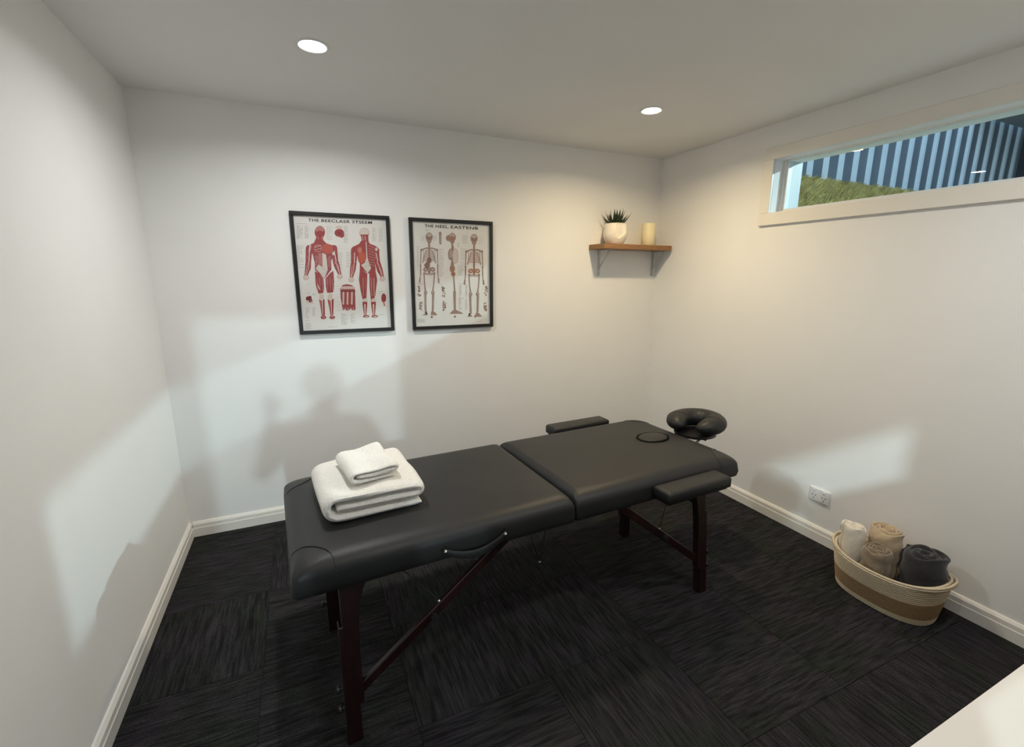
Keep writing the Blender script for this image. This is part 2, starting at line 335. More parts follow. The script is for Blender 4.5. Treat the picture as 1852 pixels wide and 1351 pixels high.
# legs
def leg(ex, sy):
    # ex: -1 left end, +1 right end; sy: -1 near side, +1 far side
    X = -0.845 if ex < 0 else 0.762; Y = -0.335 if sy < 0 else 0.185; top = Vector((X, Y, 0.56)); k = Vector((0.0, -0.052 if sy < 0 else -0.01, -0.56))
    P = lambda z: top + k*((0.56-z)/0.56)
    bm = bmesh.new()
    # upper post flares into a curved gusset under the table
    for z0, z1, a, b in ((0.13, 0.56, 0.024, 0.017),):
        zs = [z0, 0.30, 0.40, 0.46, 0.50, 0.53, z1]; fl = [0, 0.0, 0.003, 0.009, 0.017, 0.028, 0.042]
        lps = []
        for z, f in zip(zs, fl):
            c = P(z); xi = -ex*(a+f); xo = ex*a
            xa, xb = min(xi, xo), max(xi, xo)
            lps.append([c+Vector((xb, b, 0)), c+Vector((xa, b, 0)), c+Vector((xa, -b, 0)), c+Vector((xb, -b, 0))])
        loft(bm, lps)
    bevel(bm, 0.002, 1)
    lg = obj('leg', bm, M['wood_dark'], TB)
    bm = bmesh.new()
    for z0, z1, off, a in ((0.0, 0.415, ex*0.012, 0.023),):
        lps = []
        for z in (z0, z1):
            c = P(z)+Vector((off, -sy*0.004, 0)); lps.append([c+Vector((a, 0.0205, 0)), c+Vector((-a, 0.0205, 0)), c+Vector((-a, -0.0205, 0)), c+Vector((a, -0.0205, 0))])
        loft(bm, lps)
    bevel(bm, 0.002, 1); obj('leg_extension', bm, M['wood_dark'], lg)
    for z in (0.195, 0.125):
        c = P(z)+Vector((ex*0.034, 0, 0)); bm = bmesh.new()
        tube(bm, [c, c+Vector((ex*0.012, 0, 0))], 0.006, 10); tube(bm, [c+Vector((ex*0.010, 0, 0)), c+Vector((ex*0.014, 0, 0)), c+Vector((ex*0.020, 0, 0)), c+Vector((ex*0.023, 0, 0))], [0.009, 0.0125, 0.0125, 0.009], 14)
        obj('leg_knob', bm, M['black'], lg, True, 40)
    # folding diagonal brace from the leg up to the middle of the table
    a = P(0.17)+Vector((-ex*0.012, 0, 0)); b = Vector((ex*0.27, Y, 0.552)); mid = a.lerp(b, 0.47)
    bm = bmesh.new(); beam(bm, a, b, 0.019, 0.036); bevel(bm, 0.003, 1); br = obj('brace', bm, M['wood_dark'], TB)
    bm = bmesh.new(); kn = mid+Vector((0, sy*0.016, -0.004)); tube(bm, [mid, kn, kn+Vector((0, sy*0.012, 0))], [0.007, 0.014, 0.012], 12); obj('brace_knob', bm, M['black'], br, True, 40)
    bm = bmesh.new(); e = mid+(b-a).normalized()*0.03+Vector((0, 0, 0.022)); bmesh.ops.create_uvsphere(bm, u_segments=10, v_segments=8, radius=0.006, matrix=Matrix.Translation(e)); obj('cable_ferrule', bm, M['chrome'], br, True)
    bm = bmesh.new(); tube(bm, [e, Vector((ex*0.70, Y*0.7, 0.55))], 0.0024, 6); obj('cable', bm, M['cable'], TB, True)
for ex in (-1, 1):
    for sy in (-1, 1): leg(ex, sy)
    obj('stretcher', bbox((-0.845 if ex < 0 else 0.762)-0.012, (-0.845 if ex < 0 else 0.762)+0.012, -0.33, 0.18, 0.44, 0.475, 0.002, 1), M['wood_dark'], TB)
vp = Vector((-0.05, -0.22, 0.31)); bm = bmesh.new()
tube(bm, [Vector((-0.16, -0.30, 0.555)), vp], 0.0022, 6); tube(bm, [Vector((-0.075, -0.31, 0.555)), vp], 0.0022, 6); obj('cable', bm, M['cable'], TB, True)
bm = bmesh.new(); bmesh.ops.create_uvsphere(bm, u_segments=10, v_segments=8, radius=0.006, matrix=Matrix.Translation(vp)); obj('cable_ferrule', bm, M['chrome'], TB, True)
# carrying handle on the near side
hx0, hx1, hz = -0.525, -0.290, 0.592
bm = bmesh.new(); lps = []
for k in range(25):
    t = k/24; x = hx0+(hx1-hx0)*t; z = hz-0.034*math.sin(math.pi*t)**0.8 - 0.004*(1-t); y = -HW-0.006-0.014*math.sin(math.pi*t); hh = 0.0105+0.004*math.sin(math.pi*t)**0.5
    lps.append([Vector((x, y-0.004, z+hh*0.8)), Vector((x, y-0.002, z+hh)), Vector((x, y+0.003, z+hh)), Vector((x, y+0.003, z-hh)), Vector((x, y-0.002, z-hh)), Vector((x, y-0.004, z-hh*0.8))])
loft(bm, lps); hd = obj('carry_handle', bm, M['vinyl'], TB, True, 50)
for x, z in ((hx0+0.003, hz-0.003), (hx1-0.003, hz+0.001)):
    bm = bmesh.new(); tube(bm, [(x, -HW+0.002, z), (x, -HW-0.002, z)], 0.016, 16); obj('handle_tab', bm, M['black'], hd, True, 40)
    bm = bmesh.new(); bmesh.ops.create_uvsphere(bm, u_segments=12, v_segments=8, radius=0.0065, matrix=Matrix.Translation((x, -HW-0.011, z))); obj('rivet', bm, M['chrome'], hd, True)
# side arm rests
def armrest(x0, x1, y0, y1, z0, z1, s):
    bm = bmesh.new(); lps = []
    for d, z in ((0.006, z0), (0.0, z0+0.006), (0.0, z1-0.012), (0.003, z1-0.005), (0.009, z1-0.001), (0.016, z1)):
        lps.append(rrect(x0+d, x1-d, y0+d, y1-d, (0.008+d*0.4,)*4, z, 4))
    loft(bm, lps); a = obj('arm_rest', bm, M['vinyl'], TB, True, 60)
    obj('arm_rest_board', bbox(x0+0.012, x1-0.012, y0+0.012, y1-0.012, z0-0.010, z0+0.002, 0.002, 1), M['black'], a)
    for x in (x0+0.08, x1-0.08):
        bm = bmesh.new(); tube(bm, [(x, (y0+y1)/2, z0-0.006), (x, s*(HW-0.03), z0-0.008)], 0.005, 8); obj('arm_rest_hook', bm, M['chrome'], a, True)
armrest(0.425, 0.812, -HW-0.103, -HW-0.003, 0.575, 0.627, -1)
armrest(0.390, 0.785, HW+0.003, HW+0.103, 0.612, 0.664, 1)
# face cradle: padded horseshoe on a tilting plate
cxr, cyr, czr, Rm = HL+0.112, 0.012, 0.703, 0.094
bm = bmesh.new(); pts = []; rad = []
for k in range(41):
    a = math.radians(24-161+322*k/40); rr = 1.0
    pts.append((cxr+Rm*1.12*math.cos(a), cyr+Rm*1.02*math.sin(a), czr+0.004*math.cos(a)))
    e = min(k, 40-k)/9.0; rad.append(0.049*min(1.0, math.sqrt(max(0.02, 1-(1-min(e, 1))**2))))
tube(bm, pts, rad, 18, True, 1.28); obj('face_cradle_pad', bm, M['vinyl'], TB, True)
for k in (20, 8, 32):
    a = math.radians(24-161+322*k/40); c = Vector((cxr+Rm*1.12*math.cos(a), cyr+Rm*1.02*math.sin(a), czr+0.004*math.cos(a))); o_ = Vector((math.cos(a), math.sin(a), 0))
    bm = bmesh.new(); tube(bm, [c+o_*0.0625*math.cos(t)+Vector((0, 0, 0.0495*math.sin(t))) for t in [math.pi*j/14 for j in range(15)]], 0.0012, 5)
    obj('face_cradle_seam', bm, M['black'], TB, True)
bm = bmesh.new(); lps = []
for z, s in ((0.636, 1.0), (0.652, 1.0)):
    lps.append([Vector((cxr+0.12*s*math.cos(2*math.pi*k/32), cyr+0.11*s*math.sin(2*math.pi*k/32), z)) for k in range(32)])
loft(bm, lps); obj('face_cradle_plate', bm, M['black'], TB)
for s in (-1, 1):
    bm = bmesh.new(); tube(bm, [(HL-0.12, cyr+s*0.07, 0.60), (HL+0.02, cyr+s*0.07, 0.60), (HL+0.05, cyr+s*0.07, 0.615), (HL+0.09, cyr+s*0.07, 0.638)], 0.007, 10); obj('face_cradle_arm', bm, M['steel'], TB, True)
bm = bmesh.new(); tube(bm, [(HL+0.085, cyr-0.10, 0.632), (HL+0.085, cyr+0.10, 0.632)], 0.006, 10); obj('face_cradle_axle', bm, M['black'], TB, True)

# ------------------------------------------------------------------ folded towels: one strip folded over itself
def folded(path, depth, h, seed, ny=26, nrs=1.0):
    rnd = random.Random(seed); ph = [rnd.uniform(0, 6.28) for _ in range(6)]
    # resample path
    P = [Vector((x, 0, z)) for x, z in path]; L = [0]
    for a, b in zip(P, P[1:]): L.append(L[-1]+(b-a).length)
    n = int(L[-1]/0.008); Q = []; j = 0
    for i in range(n+1):
        s = L[-1]*i/n
        while j < len(L)-2 and L[j+1] < s: j += 1
        Q.append(P[j].lerp(P[j+1], (s-L[j])/(L[j+1]-L[j])))
    for _ in range(4): Q = [Q[0]]+[(Q[i-1]+Q[i]*2+Q[i+1])/4 for i in range(1, len(Q)-1)]+[Q[-1]]
    bm = bmesh.new(); rows = []
    N = len(Q)
    for jy in range(ny+1):
        t = -math.cos(math.pi*jy/ny); y = depth/2*t
        e = math.sqrt(max(0.0, 1-abs(t)**14)) if abs(t) < 1 else 0
        e = max(e, 0.30); row = []
        ring = []
        for side in (1, -1):
            for i in (range(N) if side == 1 else range(N-1, -1, -1)):
                tg = (Q[min(i+1, N-1)]-Q[max(i-1, 0)]).normalized(); nm = Vector((-tg.z, 0, tg.x))
                endr = min(1.0, math.sqrt(min(i, N-1-i)/2.5+0.05))
                p = Q[i]+nm*side*h*e*endr
                wob = 0.0025*math.sin(9*y/depth+ph[0]+Q[i].x*11)+0.002*math.sin(p.x*31+ph[1])*math.sin(y*27+ph[2])
                fy = y*(1-0.012*math.sin(i*0.21+ph[3]))+0.0025*math.sin(p.x*24+ph[4]+i*0.05)
                ring.append(Vector((p.x*(1+0.01*math.sin(y*14+ph[5])), fy, max(0.0015, p.z+wob*nrs*(p.z/0.05)))))
        rows.append(ring)
    loft(bm, rows); return bm
def arc(cx, cz, r, a0, a1, n=8): return [(cx+r*math.cos(math.radians(a0+(a1-a0)*i/n)), cz+r*math.sin(math.radians(a0+(a1-a0)*i/n))) for i in range(n+1)]
ZT = Z1+0.004
# bath towel
h = 0.0165
path = [(0.165, h)] + [(x, h) for x in (0.05, -0.05, -0.12)] + arc(-0.138, 0.051, 0.051-h, -90, -270, 10)[1:] + [(-0.05, 0.0875), (0.05, 0.0875)] + arc(0.153, 0.0695, 0.018, 90, -90, 8) + [(0.05, 0.0515), (-0.05, 0.0505), (-0.139, 0.050)]
t1 = obj('bath_towel', folded(path, 0.385, h, 3), M['towel'], None, True)
t1.location = (0.880, -1.245, ZT-0.001); t1.rotation_euler = (0, 0, math.radians(4))
tag(t1, 'large folded white bath towel lying flat on the black massage table', 'towel')
h = 0.0082
path = [(0.075, h)] + [(x, h) for x in (0.02, -0.04)] + arc(-0.070, 0.028, 0.028-h, -90, -270, 8)[1:] + [(-0.02, 0.0478), (0.03, 0.0478)] + arc(0.079, 0.038, 0.0098, 90, -90, 6) + [(0.03, 0.0285), (-0.066, 0.028)]
bm = folded(path, 0.235, h, 9)
for v in bm.verts:                                  # its far right corner is puffed up
    v.co.z += max(0, v.co.z/0.05)*0.012*max(0, (v.co.x+0.02)/0.1)*max(0, (v.co.y+0.0)/0.12) - 0.004*max(0, v.co.z/0.05)*math.exp(-((v.co.x-0.0)/0.035)**2)
t2 = obj('hand_towel', bm, M['towel'], None, True)
t2.location = (0.884, -1.255, ZT+0.1035); t2.rotation_euler = (0, 0, math.radians(9))
tag(t2, 'small folded white hand towel on top of the larger towel', 'towel')

# ------------------------------------------------------------------ framed anatomy charts
def homog(src):
    import numpy as np
    A = []; B = []
    for (x, y), (u, v) in zip(src, ((0, 1), (1, 1), (1, 0), (0, 0))):
        A += [[x, y, 1, 0, 0, 0, -u*x, -u*y], [0, 0, 0, x, y, 1, -v*x, -v*y]]; B += [u, v]
    hh = np.linalg.solve(np.array(A, float), np.array(B, float)); return hh
class Print:
    def __init__(s, src, x0, x1, z0, z1, yb, pal):
        s.h = homog(src); s.r = (x0, x1, z0, z1); s.y = yb; s.bm = bmesh.new(); s.pal = pal; s.n = 0
    def P(s, p):
        h = s.h; x, y = p; w = h[6]*x+h[7]*y+1; u = (h[0]*x+h[1]*y+h[2])/w; v = (h[3]*x+h[4]*y+h[5])/w
        x0, x1, z0, z1 = s.r; return x0+(x1-x0)*u, z0+(z1-z0)*v
    def poly(s, pts, c, layer):
        vs = []
        for p in pts:
            x, z = s.P(p); vs.append(s.bm.verts.new((x, s.y-0.00025*layer-(s.n % 400)*6e-7, z)))
        f = s.bm.faces.new(vs); f.material_index = s.pal.index(c); s.n += 1
    def ell(s, cx, cy, rx, ry, c, layer, n=18, rot=0):
        cr, sr = math.cos(rot), math.sin(rot)
        s.poly([(cx+rx*math.cos(2*math.pi*k/n)*cr-ry*math.sin(2*math.pi*k/n)*sr, cy+rx*math.cos(2*math.pi*k/n)*sr+ry*math.sin(2*math.pi*k/n)*cr) for k in range(n)], c, layer)
    def line(s, pts, w, c, layer):
        ws = w if isinstance(w, (list, tuple)) else [w]*len(pts)
        for (a, b, wa, wb) in zip(pts, pts[1:], ws, ws[1:]):
            dx, dy = b[0]-a[0], b[1]-a[1]; l = math.hypot(dx, dy) or 1; nx, ny = -dy/l/2, dx/l/2
            s.poly([(a[0]+nx*wa, a[1]+ny*wa), (b[0]+nx*wb, b[1]+ny*wb), (b[0]-nx*wb, b[1]-ny*wb), (a[0]-nx*wa, a[1]-ny*wa)], c, layer)
        for q, ww in list(zip(pts, ws)):
            if ww > 8: s.ell(q[0], q[1], ww/2, ww/2, c, layer, 12)
    def text(s, x0, y0, x1, y1, rows, rnd, c='text', slope=0.035):
        for i in range(rows):
            y = y0+(y1-y0)*i/max(1, rows-1); x = x0
            while x < x1-6:
                w = rnd.uniform(8, 26); w = min(w, x1-x)
                s.poly([(x, y+(x-x0)*slope), (x+w, y+(x+w-x0)*slope), (x+w, y+4.5+(x+w-x0)*slope), (x, y+4.5+(x-x0)*slope)], c, 1); x += w+5
                if rnd.random() < 0.14: break
PALC = {'text': (0.42, 0.41, 0.38), 'red': (0.34, 0.055, 0.055), 'dred': (0.19, 0.03, 0.035), 'orange': (0.52, 0.10, 0.055), 'pink': (0.50, 0.21, 0.18),
        'pale': (0.66, 0.60, 0.55), 'line': (0.60, 0.38, 0.34), 'ink': (0.02, 0.02, 0.02), 'bone': (0.33, 0.215, 0.175), 'bone2': (0.24, 0.13, 0.105), 'bonep': (0.50, 0.42, 0.36), 'rust': (0.42, 0.17, 0.09)}
PM = {k: mat('print_'+k, v, 0.7) for k, v in PALC.items()}
PAL = list(PALC)
def poster(name, x0, x1, z0, z1, label):
    t = empty(name, ((x0+x1)/2, -0.001, z0), label, 'picture', group='framed anatomy charts')
    ox, oz = (x0+x1)/2, z0; fwid = 0.021
    def part(nm, bm, mt, **k):
        o = obj(nm, bm, mt, t, **k); o.matrix_parent_inverse = Matrix.Translation((-ox, 0.001, -oz)); return o
    for nm, b in (('frame_bar', (x0, x1, z1-fwid, z1)), ('frame_bar', (x0, x1, z0, z0+fwid)), ('frame_bar', (x0, x0+fwid, z0+fwid, z1-fwid)), ('frame_bar', (x1-fwid, x1, z0+fwid, z1-fwid))):
        part(nm, bbox(b[0], b[1], -0.024, -0.002, b[2], b[3], 0.002, 1), M['frame'])
    part('backing_paper', bbox(x0+fwid-0.003, x1-fwid+0.003, -0.010, -0.004, z0+fwid-0.003, z1-fwid+0.003, 0), M['paper'])
    part('picture_glass', bbox(x0+fwid-0.002, x1-fwid+0.002, -0.0150, -0.0135, z0+fwid-0.002, z1-fwid+0.002, 0), M['poster_glass'])
    return part, (x0+fwid, x1-fwid, z0+fwid, z1-fwid)
def title(words, pr, part, px0, py0, px1, py1, hgt):
    # words: list of (text, start, end) along the title line, px in the chart's own drawing grid
    for txt, a, b in words:
        cu = bpy.data.curves.new('title', 'FONT'); cu.body = txt; cu.size = 1; cu.offset = 0.022; cu.space_character = 1.12
        tmp = bpy.data.objects.new('title_tmp', cu); COL.objects.link(tmp)
        dg = bpy.context.evaluated_depsgraph_get(); me = bpy.data.meshes.new_from_object(tmp.evaluated_get(dg))
        bpy.data.objects.remove(tmp); bpy.data.curves.remove(cu)
        vx = [v.co.x for v in me.vertices]; vy = [v.co.y for v in me.vertices]; mx, Mx, my, My = min(vx), max(vx), min(vy), max(vy)
        for v in me.vertices:
            u = (v.co.x-mx)/(Mx-mx); w = (v.co.y-my)/(My-my); tt = a+(b-a)*u
            X = px0+(px1-px0)*tt; Y = py0+(py1-py0)*tt - hgt*(w-0.5)
            x, z = pr.P((X, Y)); v.co = (x, pr.y-0.0006, z)
        me.materials.clear(); me.materials.append(PM['ink'])
        bm = bmesh.new(); bm.from_mesh(me)
        # slab serifs: thin bars top and bottom
        bpy.data.meshes.remove(me); part('title', bm, PM['ink'])
part, R = poster('muscle_chart', 0.683, 1.238, 1.166, 1.867, 'black framed chart of two red muscle figures, beside the skeleton chart')
pr = Print([(82, 80), (1050, 128), (1108, 1255), (198, 1290)], *R, -0.0102, PAL); rd = random.Random(5)
title([('THE', 0, 0.165), ('BEECLASR', 0.205, 0.655), ('STSEEM', 0.69, 1.0)], pr, part, 240, 133, 908, 160, 31)
def fig(o, back):
    ox, oy = o; q = lambda L: [(x+ox, y+oy) for x, y in L]
    arms = [[(-112, 165), (-118, 300), (-122, 370), (-142, 450)], [(148, 165), (165, 300), (180, 350), (212, 440)]] if not back else [[(-105, 165), (-110, 300), (-120, 370), (-135, 455)], [(118, 165), (135, 280), (165, 380), (190, 445)]]
    for A in arms:
        pr.line(q(A), [70, 58, 60, 32], 'red', 2)
        for k in range(16):
            t = rd.random(); j = rd.randrange(3); x = A[j][0]+(A[j+1][0]-A[j][0])*t+rd.uniform(-18, 18); y = A[j][1]+(A[j+1][1]-A[j][1])*t; pr.line(q([(x, y), (x+rd.uniform(-4, 4), y+20)]), 2.4, rd.choice(('dred', 'line')), 3)
        pr.line(q([(A[0][0]+4, A[0][1]+30), (A[1][0]+6, A[1][1])]), 9, 'pale', 4); pr.line(q([(A[1][0], A[1][1]+12), (A[2][0]+8, A[2][1]), (A[3][0], A[3][1])]), [12, 9, 7], 'line', 4)
        pr.line(q([(A[2][0]-8, A[2][1]-30), (A[3][0]-4, A[3][1]-10)]), 5, 'pale', 4)
        pr.ell(A[3][0]+ox, A[3][1]+oy+22, 30, 27, 'line', 2); pr.ell(A[3][0]+ox, A[3][1]+oy+22, 24, 21, 'pale', 3)
        for k in range(3): pr.line(q([(A[3][0]-16+k*12, A[3][1]+14), (A[3][0]-14+k*12, A[3][1]+36)]), 4, 'line', 4)
pass
def muscle_front():
    fig((362, 265), False)
    pr.poly([(332, 305), (394, 305), (398, 345), (432, 378), (500, 400), (528, 450), (505, 500), (482, 560), (484, 655), (412, 748), (312, 655), (312, 590), (288, 490), (232, 470), (246, 398), (300, 374)], 'red', 3)
    for k in range(90):
        x, y = rd.uniform(295, 495), rd.uniform(385, 650); pr.line([(x, y), (x+rd.uniform(-5, 5), y+rd.uniform(8, 22))], 2.2, rd.choice(('dred', 'line', 'pink')), 4) if abs(x-395) < 90 else None
    pr.ell(362, 262, 54, 68, 'red', 3); pr.ell(362, 235, 44, 36, 'pink', 4); pr.ell(362, 285, 40, 42, 'red', 5)
    for x in (344, 382): pr.ell(x, 270, 8, 5, 'dred', 6); pr.line([(x, 300), (x+2, 340)], 4, 'line', 6)
    pr.ell(362, 303, 16, 6, 'dred', 6)
    pr.ell(342, 430, 42, 40, 'pink', 4); pr.ell(342, 430, 34, 30, 'red', 5); pr.line([(310, 420), (375, 400)], 5, 'pale', 6); pr.line([(315, 445), (378, 430)], 4, 'pale', 6)
    pr.ell(440, 440, 60, 58, 'orange', 4); pr.line([(390, 470), (425, 492), (470, 490)], 6, 'dred', 5)
    for k in range(5): pr.line([(395, 425+k*14), (480, 400+k*22)], 2.5, 'red', 5)
    pr.poly([(388, 478), (428, 492), (440, 600), (446, 655), (412, 745), (392, 620)], 'pale', 4); pr.poly([(318, 640), (352, 600), (398, 630), (440, 640), (410, 742)], 'pale', 4)
    for k in range(40):
        x, y = rd.uniform(325, 435), rd.uniform(610, 700); 
        if abs(x-385) < (745-y)*0.6: pr.line([(x, y), (x+rd.uniform(-10, 10), y+rd.uniform(4, 14))], 3, 'text', 5)
    pr.poly([(350, 480), (382, 482), (388, 610), (352, 600)], 'pink', 4)
    for k in range(5): pr.line([(350, 500+k*24), (388, 502+k*24)], 4, 'red', 5)
    for k in range(6): pr.line([(318, 510+k*20), (345, 530+k*18)], 4, 'line', 5); pr.line([(478, 510+k*20), (448, 530+k*18)], 4, 'line', 5)
    pr.line([(262, 390), (252, 470)], 12, 'pale', 5); pr.line([(275, 400), (262, 460)], 4, 'line', 6); pr.ell(505, 485, 14, 18, 'pale', 5)
    for pts, kn, sh in (([(312, 668), (352, 690), (400, 745), (406, 800), (402, 895), (352, 905), (322, 810)], (385, 938), [(358, 965), (414, 962), (420, 1130), (388, 1140)]),
                        ([(506, 665), (470, 690), (424, 745), (428, 830), (442, 895), (504, 890), (514, 780)], (474, 938), [(446, 962), (510, 960), (506, 1125), (478, 1135)])):
        pr.poly(pts, 'red', 3)
        mx = sum(p[0] for p in pts)/7
        for k in range(7):
            x = mx-40+k*13; pr.line([(x, 735+abs(k-3)*6), (x+6, 870)], 2.6, 'line' if k % 2 else 'dred', 4)
        pr.ell(kn[0], kn[1], 27, 40, 'pale', 4); pr.ell(kn[0], kn[1], 13, 16, 'line', 5); pr.ell(kn[0], kn[1], 10, 12, 'pale', 6)
        pr.poly(sh, 'red', 3); sx_ = (sh[0][0]+sh[1][0])/2
        pr.line([(sx_+4, 975), (sx_+12, 1125)], [11, 6], 'pale', 4); pr.line([(sx_-16, 975), (sx_-2, 1125)], 3, 'line', 4)
        pr.ell(sx_+18, 1152, 30, 17, 'red', 3); pr.line([(sx_+6, 1140), (sx_+32, 1160)], 4, 'pale', 4)
    pr.poly([(340, 800), (356, 830), (374, 872), (358, 860), (344, 830)], 'pale', 5)
def muscle_back():
    fig((828, 283), True)
    pr.poly([(800, 345), (868, 345), (884, 380), (945, 405), (985, 440), (985, 490), (948, 490), (935, 560), (948, 655), (905, 700), (862, 690), (780, 650), (782, 590), (765, 560), (748, 470), (700, 470), (706, 415), (770, 385)], 'red', 3)
    pr.ell(828, 270, 53, 57, 'line', 3); pr.ell(828, 262, 46, 45, 'pale', 4); pr.poly([(790, 285), (868, 285), (872, 350), (800, 350)], 'red', 5)
    pr.line([(835, 300), (838, 345)], 6, 'pale', 6); pr.line([(808, 295), (815, 350)], 5, 'pale', 6)
    pr.poly([(765, 480), (830, 470), (846, 530), (842, 545), (800, 590), (772, 560)], 'orange', 4); pr.ell(778, 450, 30, 38, 'orange', 4); pr.ell(782, 448, 18, 28, 'pink', 5)
    pr.line([(846, 360), (852, 470), (858, 560)], [8, 10, 14], 'pale', 5)
    pr.poly([(856, 510), (880, 590), (900, 640), (862, 690), (820, 635), (795, 605), (835, 580)], 'pale', 5)
    for k in range(26):
        x, y = rd.uniform(830, 890), rd.uniform(560, 670); pr.line([(x, y), (x+rd.uniform(-8, 8), y+12)], 3, 'text', 6)
    for k in range(8): pr.line([(872, 400+k*28), (938, 430+k*26)], 4, 'line', 5); pr.line([(880, 410+k*28), (930, 436+k*26)], 2.5, 'dred', 6)
    pr.ell(955, 440, 14, 18, 'pale', 5)
    for pts, an in (([(782, 648), (860, 695), (858, 800), (850, 960), (818, 990), (790, 870), (772, 760)], (835, 1130)), ([(880, 690), (945, 660), (964, 760), (950, 870), (930, 980), (900, 985), (884, 840)], (925, 1130))):
        pr.poly(pts, 'red', 3); cx_ = sum(p[0] for p in pts)/7
        for k in range(5): pr.line([(cx_-22+k*11, 740), (cx_-14+k*9, 930)], 3, ('dred', 'pink', 'line')[k % 3] if an[0] < 880 else ('pale', 'dred', 'line')[k % 3], 4)
        pr.ell(an[0]+2, 975, 24, 22, 'pale', 4); pr.poly([(an[0]-28, 990), (an[0]+26, 990), (an[0]+22, 1020), (an[0]-20, 1020)], 'red', 4)
        pr.line([(an[0]-14, 1015), (an[0]+2, 1140)], [22, 14], 'red', 3); pr.line([(an[0]+14, 1015), (an[0]+8, 1140)], [22, 14], 'red', 3); pr.line([(an[0], 1020), (an[0]+4, 1130)], [16, 8], 'pale', 4)
        pr.ell(an[0]+14, 1142, 34, 14, 'red', 3); pr.ell(an[0]+18, 1146, 20, 6, 'pale', 4)
muscle_front(); muscle_back()
# small studies: head, trunk, two details
pr.ell(565, 268, 50, 42, 'red', 2); pr.ell(590, 292, 28, 28, 'red', 2); pr.ell(560, 212, 36, 16, 'line', 2); pr.ell(560, 214, 31, 12, 'pale', 3)
for k in range(5): pr.line([(530+k*16, 250), (545+k*14, 290)], 4, 'dred', 3)
pr.ell(566, 272, 12, 10, 'dred', 4)
pr.poly([(578, 850), (600, 815), (645, 805), (700, 815), (730, 850), (735, 950), (738, 1070), (715, 1085), (690, 1060), (655, 1085), (625, 1065), (600, 1085), (598, 1030), (582, 950)], 'red', 2)
for k in range(6): pr.ell(595+k*24, 842, 13, 17, 'pale', 3); pr.ell(595+k*24, 842, 8, 10, 'line', 4)
for x in (612, 655, 700): pr.line([(x, 890), (x-2, 1010)], 17, 'pale', 3); pr.line([(x, 895), (x-2, 1005)], 6, 'line', 4)
pr.line([(585, 880), (730, 880)], 14, 'dred', 3)
for k in range(5): pr.line([(605+k*28, 1050), (603+k*28, 1085)], 6, 'pale', 3)
for x, y in ((238, 955), (262, 948), (268, 975)): pr.ell(x, y, 18, 22, 'dred', 2)
for k in range(4): pr.line([(225+k*22, 970), (232+k*20, 1010)], 5, 'line', 3)
pr.ell(1032, 950, 26, 48, 'red', 2); pr.line([(1030, 990), (1042, 1030)], 14, 'pink', 2)
for k in range(3): pr.line([(1018+k*13, 915), (1020+k*12, 985)], 4, 'dred', 3)
for a in ((118, 168, 230, 172, 1), (122, 190, 185, 325, 15), (205, 190, 245, 320, 14), (615, 195, 655, 365, 16), (912, 215, 950, 350, 13), (980, 220, 1020, 355, 12), (220, 1045, 255, 1150, 11), (290, 1045, 320, 1130, 9), (590, 1110, 650, 1220, 10), (690, 1110, 745, 1205, 9), (980, 880, 1045, 900, 2), (985, 1118, 1045, 1130, 2), (220, 1180, 280, 1185, 1), (225, 1210, 275, 1262, 5), (225, 900, 265, 905, 1), (285, 905, 318, 915, 2), (120, 400, 195, 640, 18), (560, 470, 600, 640, 12), (430, 200, 490, 330, 9), (640, 470, 690, 620, 10)):
    pr.text(*a, rd)
pr.text(455, 1250, 850, 1250, 1, rd, 'text', -0.03)
for k in range(26):
    y = 380+k*28; pr.line([(150+y*0.09, y), (225+y*0.05, y+6)], 1.6, 'text', 1) if k % 3 == 0 else pr.line([(520+rd.uniform(0, 30), y), (600, y-4)], 1.6, 'text', 1)
tag(part('print', pr.bm, [PM[k] for k in PAL]), kind='stuff')

